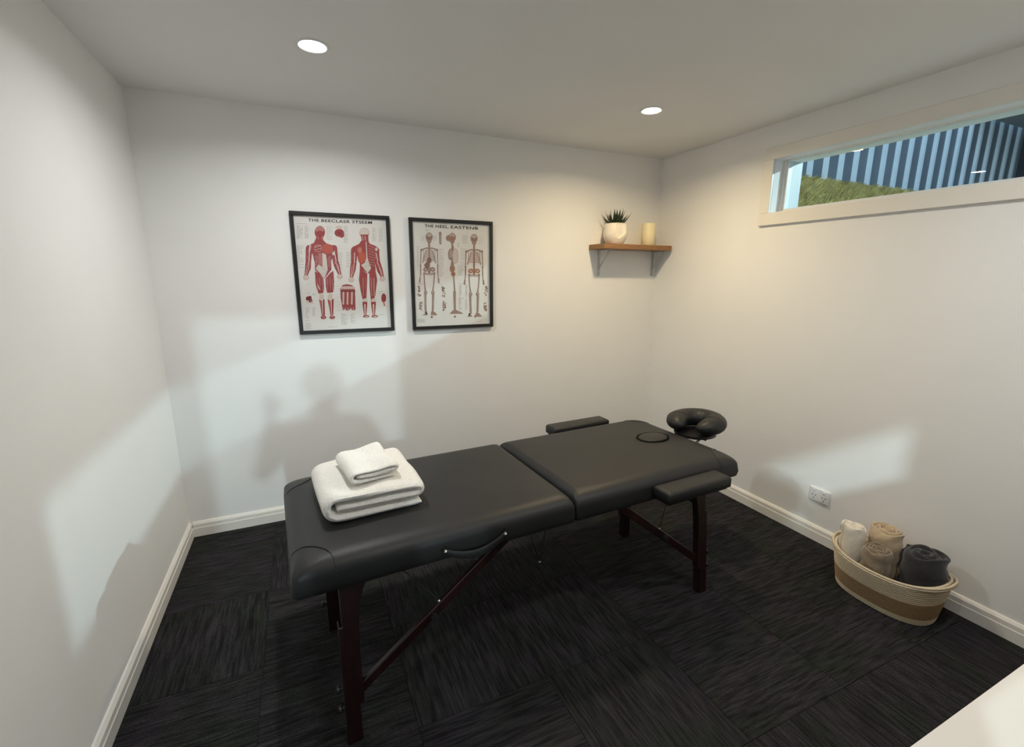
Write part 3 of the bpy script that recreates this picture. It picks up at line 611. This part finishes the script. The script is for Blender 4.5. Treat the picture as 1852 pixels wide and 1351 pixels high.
part, R = poster('skeleton_chart', 1.357, 1.921, 1.163, 1.867, 'black framed chart of three brown skeletons, nearer the wooden shelf')
pr = Print([(95, 90), (958, 133), (965, 1232), (140, 1265)], *R, -0.0102, PAL)
title([('THE', 0, 0.165), ('NEEL.', 0.205, 0.46), ('EASTENB', 0.49, 1.0)], pr, part, 238, 142, 832, 170, 32)
def skel(cx, top, side, warm):
    c1, c2 = ('bone', 'bone2') if not warm else ('rust', 'bone2')
    pr.ell(cx, top+48, 40, 50, 'bone', 2); pr.ell(cx, top+95, 26, 22, 'bone', 2); pr.ell(cx, top+30, 28, 24, 'bonep', 3)
    if not side:
        for s in (-1, 1): pr.ell(cx+s*15, top+52, 9, 10, c2, 4)
        pr.ell(cx, top+72, 5, 8, c2, 4); pr.line([(cx-15, top+95), (cx+15, top+95)], 6, 'bonep', 4)
    pr.line([(cx, top+110), (cx, top+165)], 22, 'bone', 2)
    if side: return
    y = top+178
    pr.line([(cx-88, y+14), (cx-30, y-6), (cx, y), (cx+30, y-6), (cx+88, y+14)], 14, 'bone', 3)
    for s in (-1, 1):
        pr.ell(cx+s*86, y+16, 15, 14, 'bone', 3)
        for k in range(8):
            w = 34+k*4.2; yy = y+18+k*17
            pr.line([(cx+s*8, yy-4), (cx+s*w*0.7, yy-2), (cx+s*w*1.25, yy+14), (cx+s*w*1.05, yy+26)], 7, ('bone', c1)[k % 2], 3)
        pr.line([(cx+s*60, y+10), (cx+s*66, y+120)], 10, 'bonep', 2)
        pr.line([(cx+s*90, y+22), (cx+s*97, y+190), (cx+s*98, y+300), (cx+s*102, y+345)], [12, 9, 8, 9], 'bone', 3); pr.line([(cx+s*90, y+190), (cx+s*92, y+290)], 5, 'bone', 3)
        pr.ell(cx+s*97, y+186, 10, 10, 'bone', 4)
        for k in range(3): pr.line([(cx+s*(98+k*5), y+330), (cx+s*(100+k*7), y+385)], 4.5, 'bone', 3)
        pr.ell(cx+s*38, y+232, 30, 26, c1, 3, rot=s*0.5); pr.ell(cx+s*38, y+232, 14, 11, 'bonep', 4); pr.ell(cx+s*28, y+282, 18, 14, 'bone', 3); pr.ell(cx+s*28, y+282, 8, 7, 'pale', 4)
        pr.ell(cx+s*55, y+275, 13, 13, 'bone', 4)
        kx = cx+s*(40 if not warm else 38)
        pr.line([(cx+s*58, y+280), (cx+s*50, y+400), (kx, y+480)], [14, 11, 16], 'bone', 3)
        pr.ell(kx, y+490, 19, 22, 'bone', 4); pr.ell(kx, y+486, 9, 10, 'bonep', 5)
        pr.line([(kx, y+505), (kx-s*2, y+600), (kx-s*4, y+705)], [17, 12, 14], 'bone', 3); pr.line([(kx+s*14, y+510), (kx+s*8, y+690)], 6, 'bone', 3)
        pr.poly([(kx-18, y+700), (kx+14, y+700), (kx+s*40+12, y+738), (kx+s*40-12, y+742), (kx-s*22, y+742)], 'bone', 3)
    pr.line([(cx, y), (cx, y+250)], [16, 20], c2 if warm else 'bone', 4)
    for k in range(12): pr.line([(cx-9, y+10+k*20), (cx+9, y+10+k*20)], 3.5, 'bonep', 5)
    if not warm: pr.ell(cx, y+130, 26, 34, c2, 5); pr.poly([(cx-60, y+185), (cx, y+110), (cx+15, y+150), (cx-20, y+240)], c2, 4)
    pr.poly([(cx-14, y+245), (cx+14, y+245), (cx, y+305)], c2, 5)
skel(288, 218, False, False); skel(788, 235, False, True)
skel(545, 222, True, False)
pr.ell(505, 280, 32, 34, 'bone', 2); pr.ell(540, 275, 18, 22, 'rust', 4)
pr.line([(548, 380), (548, 520), (545, 600), (548, 690)], [30, 24, 40, 22], 'bone', 2)
pr.ell(530, 460, 32, 66, 'bone', 3); pr.ell(528, 455, 18, 50, 'bonep', 4)
for k in range(9): pr.line([(505, 415+k*12), (555, 420+k*12)], 3, 'bone2', 5)
pr.ell(578, 480, 36, 85, 'line', 2); pr.ell(576, 480, 30, 78, 'pale', 3)
for k in range(8): pr.line([(552, 410+k*18), (604, 430+k*16)], 3, 'bonep', 4)
pr.ell(545, 620, 30, 42, 'bone', 3); pr.ell(545, 625, 16, 28, 'rust', 4); pr.ell(556, 680, 24, 26, 'rust', 3); pr.ell(556, 680, 12, 12, 'bone2', 4)
pr.line([(560, 700), (572, 860), (570, 880), (574, 1090)], [14, 16, 30, 22], 'bone', 3); pr.poly([(555, 1080), (592, 1080), (665, 1115), (660, 1122), (515, 1122)], 'bone', 3)
pr.line([(410, 222), (412, 340)], [28, 22], 'bone', 2); pr.line([(410, 235), (412, 330)], 7, 'bonep', 3)
for x, y in ((316, 1158), (574, 1154), (803, 1150)): pr.ell(x, y, 12, 12, 'bone2', 2)
for cx_, cy_ in ((178, 865), (448, 880), (918, 860), (195, 1040), (455, 1040), (912, 1030)):
    for k in range(14): 
        x, y = cx_+rd.uniform(-16, 16), cy_+rd.uniform(-55, 55); pr.ell(x, y, rd.uniform(5, 10), rd.uniform(7, 15), rd.choice(('bone', 'bone2', 'bonep')), 2, 10)
for a in ((150, 370, 175, 630, 20), (400, 400, 450, 700, 22), (610, 590, 660, 690, 9), (620, 800, 650, 925, 13), (690, 800, 715, 925, 13), (615, 950, 650, 1075, 13), (690, 955, 712, 1075, 12), (660, 250, 720, 330, 7), (840, 260, 890, 335, 4), (200, 255, 240, 300, 4), (330, 255, 370, 300, 4), (155, 1180, 240, 1210, 4), (600, 330, 625, 370, 4), (640, 400, 700, 640, 12), (160, 790, 225, 790, 1), (400, 790, 480, 795, 1), (610, 785, 700, 788, 1), (160, 958, 225, 958, 1), (610, 945, 705, 946, 1), (245, 185, 300, 195, 2)):
    pr.text(*a, rd, 'text', 0.02)
pr.text(810, 1205, 930, 1205, 1, rd, 'text', -0.03)
tag(part('print', pr.bm, [PM[k] for k in PAL]), kind='stuff')

# ------------------------------------------------------------------ wall shelf, pot plant, candle
SX0, SX1, SD, SZ0, SZ1 = 2.705, 3.330, 0.195, 1.706, 1.742
sh = empty('wall_shelf', ((SX0+SX1)/2, 0, SZ0), 'brown wooden wall shelf on two grey steel brackets in the far corner', 'shelf')
def shp(nm, bm, mt, par=sh, **k):
    o = obj(nm, bm, mt, par, **k)
    if par is sh: o.matrix_parent_inverse = Matrix.Translation((-(SX0+SX1)/2, 0, -SZ0))
    return o
shp('shelf_board', bbox(SX0, SX1, -SD, -0.001, SZ0, SZ1, 0.003), M['shelf_wood'])
for bx in (SX0+0.095, SX1-0.013):
    bm = bmesh.new(); box(bm, bx-0.010, bx+0.010, -0.005, -0.001, 1.515, SZ0-0.0005); box(bm, bx-0.010, bx+0.010, -0.150, -0.005, SZ0-0.0045, SZ0-0.0005)
    beam(bm, (bx, -0.005, 1.565), (bx, -0.130, SZ0-0.006), 0.006, 0.010, (1, 0, 0)); br = shp('bracket', bm, M['steel'])
    for z in (1.53, 1.66):
        bm = bmesh.new(); tube(bm, [(bx, -0.005, z), (bx, -0.0075, z)], 0.004, 10); s_ = obj('screw', bm, M['chrome'], br)
# pot with a moulded nose-like notch
pot = empty('potted_succulent', (2.868, -0.098, SZ1), 'round white ceramic pot with spiky dark green plant, left end of the wooden shelf', 'plant')
ac = math.atan2(CAM.y+0.098, CAM.x-2.868)
prof = []
for k in range(49):
    t = k/48; z = 0.150*t; r = 0.056+(0.089-0.056)*math.sin(min(1, t/0.52)*math.pi/2)**0.85 if t < 0.52 else 0.089-0.011*((t-0.52)/0.48)**1.8
    if t > 0.94: r -= 0.010*((t-0.94)/0.06)**2
    prof.append((r, z))
bm = bmesh.new(); n = 120; lps = []
for r, z in prof:
    lp = []
    for k in range(n):
        a = 2*math.pi*k/n; da = (a-ac+math.pi) % (2*math.pi)-math.pi; rr = r; t = z/0.150
        zb = 0.40-0.16*min(1, max(0, da/0.35)) if da < 0.35 else 0.24+0.30*min(1, (da-0.35)/0.6)
        if 0.03 < da < 1.0 and t > zb and t < 0.955:
            f = min(1, (t-zb)/0.03)*min(1, (0.955-t)/0.04)*min(1, (da-0.03)/0.03); rr -= f*(0.028-0.024*(t-0.24)/0.72)*min(1, (1.0-da)/0.35)
        lp.append(Vector((rr*math.cos(a), rr*math.sin(a), z)))
    lps.append(lp)
rt_, zt_ = prof[-1][0]-0.006, 0.1505
for r, z in ((rt_-0.002, zt_), (rt_-0.008, 0.145), (rt_-0.010, 0.125)): lps.append([Vector((r*math.cos(2*math.pi*k/n), r*math.sin(2*math.pi*k/n), z)) for k in range(n)])
loft(bm, lps, True, False); obj('pot', bm, M['ceramic'], pot, True, 55)
bm = bmesh.new(); lathe(bm, [(0.002, 0.136), (0.04, 0.135), (0.063, 0.130)], 32, cap1=False); obj('soil', bm, M['soil'], pot, True)
def leaf_mesh(i):
    bm = bmesh.new(); lps = []; L_ = 1.0; bend = 0.10+0.08*(i % 3)
    for k in range(7):
        t = k/6; w = 0.125*(1-t)**0.75*(0.75+0.6*math.sin(math.pi*min(1, t+0.15))) if k < 6 else 0.004
        c = Vector((t*L_, 0, bend*t*t)); th = w*0.45
        lps.append([c+Vector((0, w, 0.25*w)), c+Vector((0, 0, -th)), c+Vector((0, -w, 0.25*w)), c+Vector((0, 0, -0.02*w))])
    loft(bm, lps); me = bpy.data.meshes.new('leaf'); bmesh.ops.recalc_face_normals(bm, faces=bm.faces[:]); bm.to_mesh(me); bm.free(); me.materials.append(M['leaf']); return me
LM = [leaf_mesh(i) for i in range(3)]
rd = random.Random(21); tier = [(9, 38, 0.115), (9, 56, 0.118), (7, 70, 0.118), (4, 82, 0.112)]
for ti_, (cnt, el, ln) in enumerate(tier):
    for k in range(cnt):
        o = bpy.data.objects.new('leaf', LM[(k+ti_) % 3]); COL.objects.link(o); o.parent = pot
        a = 2*math.pi*(k+0.37*ti_)/cnt+rd.uniform(-0.15, 0.15); e = math.radians(el+rd.uniform(-7, 7)); s = ln*rd.uniform(0.85, 1.12)
        b0 = 0.022-0.005*ti_
        o.location = (b0*math.cos(a), b0*math.sin(a), 0.131); o.rotation_euler = (0, -e, a); o.scale = (s, s, s)
cn = empty('pillar_candle', (3.180, -0.095, SZ1), 'plain ivory pillar candle, right end of the wooden shelf', 'candle')
bm = bmesh.new(); lathe(bm, [(0.046, 0), (0.050, 0.003), (0.0505, 0.08), (0.050, 0.158), (0.047, 0.165), (0.038, 0.162), (0.012, 0.156), (0.002, 0.155)], 40); obj('wax_body', bm, M['wax'], cn, True, 60)
bm = bmesh.new(); tube(bm, [(0, 0, 0.154), (0.001, 0, 0.162), (0.003, 0, 0.168)], 0.0014, 8); obj('wick', bm, M['slot'], cn, True)

# ------------------------------------------------------------------ double power point on the right wall
so = empty('power_outlet', (W, -1.517, 0.275), 'white double power outlet on the wall above the baseboard', 'outlet')
obj('face_plate', bbox(-0.010, 0, -0.058, 0.058, -0.039, 0.039, 0.003), M['socket'], so)
for s in (-1, 1):
    bm = bmesh.new()
    for sl, dy, dz, w_, h_, rr in ((0, -0.009, 0.002, 0.003, 0.011, 0.5), (1, 0.009, 0.002, 0.003, 0.011, -0.5), (2, 0, -0.016, 0.003, 0.010, 0)):
        vv = []
        for (a, b) in ((-w_/2, -h_/2), (w_/2, -h_/2), (w_/2, h_/2), (-w_/2, h_/2)):
            vv.append((s*0.028+dy+a*math.cos(rr)-b*math.sin(rr), -0.006+dz+a*math.sin(rr)+b*math.cos(rr)))
        loft(bm, [[Vector((-0.0105, y, z)) for y, z in vv], [Vector((-0.004, y, z)) for y, z in vv]])
    obj('socket_holes', bm, M['slot'], so)
    sw = obj('switch', bbox(-0.0135, -0.009, s*0.028-0.006, s*0.028+0.006, 0.017, 0.033, 0.002, 1), M['socket'], so)
    obj('switch_mark', bbox(-0.0139, -0.0134, s*0.028-0.0018, s*0.028+0.0018, 0.019, 0.022, 0), M['slot'], sw)

# ------------------------------------------------------------------ rope basket with rolled towels
BC = Vector((3.150, -1.985, 0))
bk = empty('rope_basket', BC, 'oval coiled rope basket with brown lower band on carpet by baseboard', 'basket')
def oval(hx, hy, z, k, ex=2.4): 
    a = 2*math.pi*k/72; c, s = math.cos(a), math.sin(a)
    return Vector((hx*math.copysign(abs(c)**(2/ex), c), hy*math.copysign(abs(s)**(2/ex), s), z))
NCO = 20
def bz(i): return 0.004+i*0.0098
def bsize(i):
    t = i/(NCO-1); return 0.125+0.040*t**0.8, 0.188+0.028*t**0.9
def lift(k, t):                                 # rim dips along the sides and rises towards the ends
    s = abs(math.sin(2*math.pi*k/72)); return 0.014*t*(s**3) - 0.006*t*(1-s)
def coils(i0, i1, name, mt):
    bm = bmesh.new(); loops = []
    for i in range(i0, i1):
        hx, hy = bsize(i)
        for f in range(4):
            ph = f/4*math.pi; off = 0.0085*math.sin(ph)**0.7; zz = bz(i)+0.0098*(f/4-0.5)
            loops.append([oval(hx+off, hy+off, max(0.0008, zz+lift(k, i/(NCO-1))), k) for k in range(72)])
    inner = []
    for i in range(i1-1, i0-1, -1):
        hx, hy = bsize(i); inner.append([oval(hx-0.007, hy-0.007, max(0.003, bz(i)+lift(k, i/(NCO-1))), k) for k in range(72)])
    hx, hy = bsize(i1-1); top = [oval(hx-0.001, hy-0.001, bz(i1-1)+0.0050+lift(k, (i1-1)/(NCO-1)), k) for k in range(72)]
    loft(bm, loops+[top]+inner, i0 == 0, i0 == 0); obj(name, bm, mt, bk, True, 80)
coils(0, 3, 'base_band', M['rope']); coils(3, 11, 'brown_band', M['rope_brown']); coils(11, NCO, 'upper_band', M['rope'])
hx, hy = bsize(NCO-1)
bm = bmesh.new(); tube(bm, [oval(hx, hy, bz(NCO-1)+0.008+lift(k, 1), k) for k in range(73)], 0.0058, 8, False); obj('rim_rope', bm, M['rope'], bk, True)
for s in (-1, 1):
    bm = bmesh.new()
    for dz in (0.0, -0.0095):
        pts = []
        for j in range(21):
            a = math.pi/2+(j/20-0.5)*1.9; k = a/(2*math.pi)*72; p = oval(hx, hy, 0, k); b_ = math.sin(math.pi*j/20)**0.8
            pts.append(Vector((p.x, s*(p.y+0.018*b_), bz(NCO-1)+0.008+lift(k, 1)+dz+0.006*b_)))
        tube(bm, pts, 0.0058, 8)
    obj('basket_handle', bm, M['rope'], bk, True)
def rolled(name, loc, r, hgt, turns, th, mt, label, seed, tilt=(0, 0), sq=1.0, rz=0.0, fold=0.004):
    rd = random.Random(seed); ph = [rd.uniform(0, 6.28) for _ in range(8)]
    N = int(turns*26); bm = bmesh.new(); rows = []; nz = 16
    C = []
    for i in range(N+1):
        t = i/N; a = 2*math.pi*turns*t+ph[0]; rr = th*0.6+(r-th*0.5-th*0.6)*t
        C.append((a, rr))
    for j in range(nz+1):
        t = -math.cos(math.pi*j/nz); z = hgt/2*(1+t); e = max(0.25, math.sqrt(max(0, 1-abs(t)**10))); ring = []
        for side in (1, -1):
            for i in (range(N+1) if side == 1 else range(N, -1, -1)):
                a, rr = C[i]; q = rr+side*th*0.46*e
                outer = max(0, (i/N-0.6)/0.4)
                wob = fold*outer*(math.sin(z*90+3*math.sin(a+ph[1])+ph[2])+0.8*math.sin(a*2+z*50+ph[3]))
                q += wob if side == 1 else wob*0.8
                q *= 0.80+0.20*min(1, z/0.17)
                zt = z+ (0.006*math.sin(a*1.5+ph[4])+0.004*math.sin(a*3.3+ph[5]))*(z/hgt)
                ring.append(Vector((q*math.cos(a), q*math.sin(a)*sq, zt)))
        rows.append(ring)
    loft(bm, rows); o = obj(name, bm, mt, None, True)
    o.location = loc; o.rotation_euler = (tilt[0], tilt[1], rz); return tag(o, label, 'towel', 'rolled towels in the rope basket')
rolled('rolled_towel', (3.108, -1.840, 0.010), 0.056, 0.300, 3.2, 0.0165, M['cream'], 'cream white rolled towel standing at the left end of the rope basket', 1)
rolled('rolled_towel', (3.200, -1.931, 0.010), 0.073, 0.315, 3.8, 0.0185, M['tan'], 'tan rolled towel standing tallest at the back of the rope basket', 2)
rolled('rolled_towel', (3.070, -1.970, 0.010), 0.064, 0.262, 3.4, 0.0175, M['taupe'], 'short taupe brown rolled towel at the front of the rope basket', 3, fold=0.006)
rolled('rolled_towel', (3.178, -2.097, 0.010), 0.094, 0.288, 3.0, 0.030, M['charcoal'], 'bulky charcoal rolled blanket at the right end of the rope basket', 4, sq=1.0, fold=0.008)

# ------------------------------------------------------------------ white desk at lower right
dk = empty('desk', (1.30, -2.735, 0), 'white desk with smooth top at the lower right corner', 'desk')
obj('desk_top', bbox(0, W-1.32, -0.55, 0, 0.722, 0.75, 0.002), M['desk'], dk)
for x in (0.02, W-1.32-0.05): obj('side_panel', bbox(x, x+0.025, -0.52, -0.04, 0.001, 0.722, 0.002, 1), M['desk'], dk)
obj('modesty_panel', bbox(0.045, W-1.32-0.05, -0.50, -0.482, 0.35, 0.722, 0.002, 1), M['desk'], dk)
mo = empty('shadow_monitor', (1.62, -3.0, 0.75), 'unseen black flat screen added on the white desk to cast a shadow', 'shadow_monitor')  # unseen screen, added to cast the rounded shadow on the right wall
bm = bmesh.new(); loft(bm, [rrect(-0.29, 0.29, 0.22, 0.60, (0.05,)*4, z, 6) for z in (-0.012, 0.012)]); bmesh.ops.rotate(bm, verts=bm.verts, matrix=Matrix.Rotation(math.pi/2, 3, 'X')); obj('screen', bm, M['black'], mo)
bm = bmesh.new(); lathe(bm, [(0.10, 0.001), (0.10, 0.008), (0.02, 0.012), (0.016, 0.03), (0.016, 0.28)], 24); obj('stand', bm, M['black'], mo, True, 40)

# ------------------------------------------------------------------ outside the window
gr = struct('ground', bbox(-25, 25, -30, 15, -0.3, -0.065, 0), M['paving'])
YF, ZF = -0.30, 2.325
bm = bmesh.new()
loft(bm, [[Vector((x, -1.9, -0.06)), Vector((x, -1.15, 1.35)), Vector((x, YF-0.02, ZF)), Vector((x, 1.2, ZF)), Vector((x, 1.2, -0.06))] for x in [WX1+0.002, 5, 7, 11]])
struct('bank_terrain', bm, M['earth'])
rd = random.Random(11); gv = []; gf = []
for i in range(5000):
    x = rd.uniform(WX1+0.10, 7.5); t = rd.random()**0.8; y = -1.15+(YF-0.02+1.15)*t; z = 1.35+(ZF-1.35)*t
    L_ = rd.uniform(0.03, 0.09)
    L_ = max(0.008, min(L_, ZF-0.005-z))
    a = rd.uniform(0, 6.28); w = rd.uniform(0.003, 0.006); lx, ly = rd.uniform(-0.05, 0.05), -rd.uniform(0.0, 0.06); b = len(gv)
    gv += [(x-w*math.cos(a), y-w*math.sin(a), z-0.01), (x+w*math.cos(a), y+w*math.sin(a), z-0.01), (x+lx*0.5+w*0.6*math.cos(a), y+ly*0.4-0.01, z+L_*0.6), (x+lx, y+ly-0.01, z+L_)]
    gf += [(b, b+1, b+2), (b, b+2, b+3)]
me = bpy.data.meshes.new('grass'); me.from_pydata(gv, [], gf); me.materials.append(M['grass']); o = bpy.data.objects.new('grass', me); COL.objects.link(o)
tag(o, 'olive green dry grass growing on the bank seen through the high window', 'grass', kind='stuff')
fc = empty('corrugated_fence', (6.6, YF, ZF), 'blue corrugated metal fence on the grass bank seen through window', 'fence')
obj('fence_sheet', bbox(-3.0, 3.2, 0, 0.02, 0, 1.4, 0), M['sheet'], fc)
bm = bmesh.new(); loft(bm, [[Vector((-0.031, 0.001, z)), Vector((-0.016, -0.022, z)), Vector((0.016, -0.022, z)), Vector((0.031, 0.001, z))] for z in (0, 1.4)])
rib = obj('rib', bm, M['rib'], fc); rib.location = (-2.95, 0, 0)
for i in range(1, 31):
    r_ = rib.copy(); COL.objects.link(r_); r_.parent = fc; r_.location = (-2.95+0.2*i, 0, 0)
cp = empty('carport', (8.2, -1.5, 0), 'dark carport with pale soffit seen at the right of the window', 'carport')
obj('soffit', bbox(-1.1, 3.2, -2.5, 1.15, 3.10, 3.16, 0), M['roofm'], cp)
obj('fascia_beam', bbox(-1.14, -1.1, -2.5, 1.15, 3.08, 3.18, 0), M['darkwall'], cp)
obj('end_wall', bbox(-0.15, -0.05, -2.5, 1.15, -0.06, 3.10, 0), M['darkwall'], cp)
obj('post', bbox(-1.05, -0.97, -2.48, -2.40, -0.06, 3.10, 0), M['darkwall'], cp)

# ------------------------------------------------------------------ the person taking the picture, whose shadow falls on the far wall
pn = empty('person', (0.865, -3.215, 0), 'person in navy shirt standing in the doorway behind the camera, arms raised', 'person')
def skinned(name, verts, edges, mt, lvl=2):
    me = bpy.data.meshes.new(name); me.from_pydata([v[:3] for v in verts], edges, []); o = bpy.data.objects.new(name, me); COL.objects.link(o); o.parent = pn
    md = o.modifiers.new('skin', 'SKIN'); md.use_smooth_shade = True
    for i, v in enumerate(verts):
        sv = me.skin_vertices[0].data[i]; sv.radius = (v[3], v[4] if len(v) > 4 else v[3]); sv.use_root = (i == 0)
    ss = o.modifiers.new('sub', 'SUBSURF'); ss.levels = lvl; ss.render_levels = lvl; me.materials.append(mt); return o
bv = [(0, 0, 0.93, .13, .10), (0, 0, 1.12, .125, .09), (0, 0.0, 1.28, .15, .095), (0, 0.0, 1.37, .07, .06), (0, 0.01, 1.43, .05, .05), (0, 0.025, 1.52, .075, .09), (0, 0.02, 1.575, .06, .075),
      (-.17, 0, 1.32, .055), (-.30, 0.03, 1.12, .042), (-.235, 0.11, 1.36, .030), (-.23, 0.125, 1.42, .028, .016), (.17, 0, 1.32, .055), (.27, 0.03, 1.10, .042), (.05, 0.11, 1.33, .030), (.02, 0.125, 1.39, .028, .016),
      (-.09, 0, .86, .085), (-.10, 0.01, .48, .058), (-.11, -0.01, .09, .042), (-.11, 0.10, .045, .038, .03), (.09, 0, .86, .085), (.10, 0.01, .48, .058), (.11, -0.01, .09, .042), (.11, 0.10, .045, .038, .03)]
be = [(0, 1), (1, 2), (2, 3), (3, 4), (4, 5), (5, 6), (2, 7), (7, 8), (8, 9), (9, 10), (2, 11), (11, 12), (12, 13), (13, 14), (0, 15), (15, 16), (16, 17), (17, 18), (0, 19), (19, 20), (20, 21), (21, 22)]
for hb, sgn in ((10, 1), (14, -1)):                 # five fingers on each hand
    hxx, hyy, hzz = bv[hb][:3]
    for f in range(4):
        ln = (0.055, 0.062, 0.058, 0.046)[f]; b0 = len(bv); ox = (-0.026+0.0175*f)
        bv += [(hxx+ox, hyy+0.004, hzz+0.035, .0085), (hxx+ox*1.1, hyy+0.012, hzz+0.035+ln*0.55, .008), (hxx+ox*1.1, hyy+0.004, hzz+0.035+ln, .0065)]; be += [(hb, b0), (b0, b0+1), (b0+1, b0+2)]
    b0 = len(bv); bv += [(hxx+sgn*0.038, hyy-0.004, hzz+0.010, .0105), (hxx+sgn*0.056, hyy-0.002, hzz+0.036, .009)]; be += [(hb, b0), (b0, b0+1)]
skinned('body', bv, be, M['skin'])
sv_ = [(0, 0, 1.12, .155, .115), (0, 0, .92, .15, .115), (0, 0, 1.28, .175, .115), (0, 0, 1.365, .085, .075), (-.17, 0, 1.325, .070), (-.275, 0.022, 1.16, .055), (.17, 0, 1.325, .070), (.25, 0.022, 1.14, .055)]
skinned('shirt', sv_, [(0, 1), (0, 2), (2, 3), (2, 4), (4, 5), (2, 6), (6, 7)], M['shirt'])
tv_ = [(0, 0, .93, .145, .112), (-.09, 0, .84, .098), (-.10, 0.01, .48, .070), (-.11, -0.01, .10, .056), (.09, 0, .84, .098), (.10, 0.01, .48, .070), (.11, -0.01, .10, .056)]
skinned('trousers', tv_, [(0, 1), (1, 2), (2, 3), (0, 4), (4, 5), (5, 6)], M['trousers'])
bm = bmesh.new(); bmesh.ops.create_uvsphere(bm, u_segments=24, v_segments=16, radius=1)
for v in list(bm.verts):
    v.co = Vector((v.co.x*0.088, v.co.y*0.105+0.005, v.co.z*0.085+1.56))
bmesh.ops.delete(bm, geom=[v for v in bm.verts if v.co.y > 0.065 and v.co.z < 1.585], context='VERTS'); obj('hair', bm, M['hair'], pn, True)
for s in (-1, 1):
    bm = bmesh.new(); bmesh.ops.create_uvsphere(bm, u_segments=12, v_segments=8, radius=0.011, matrix=Matrix.Translation((s*0.031, 0.103, 1.525))); obj('eye', bm, M['ceramic'], pn, True)
    bm = bmesh.new(); bmesh.ops.create_uvsphere(bm, u_segments=12, v_segments=8, radius=0.02, matrix=Matrix.Translation((s*0.078, 0.02, 1.515))@Matrix.Diagonal((0.4, 0.8, 1.4, 1))); obj('ear', bm, M['skin'], pn, True)
bm = bmesh.new(); loft(bm, [[Vector((-0.012, 0.108, 1.52)), Vector((0.012, 0.108, 1.52)), Vector((0, 0.118, 1.522))], [Vector((-0.016, 0.108, 1.485)), Vector((0.016, 0.108, 1.485)), Vector((0, 0.132, 1.488))]]); obj('nose', bm, M['skin'], pn)
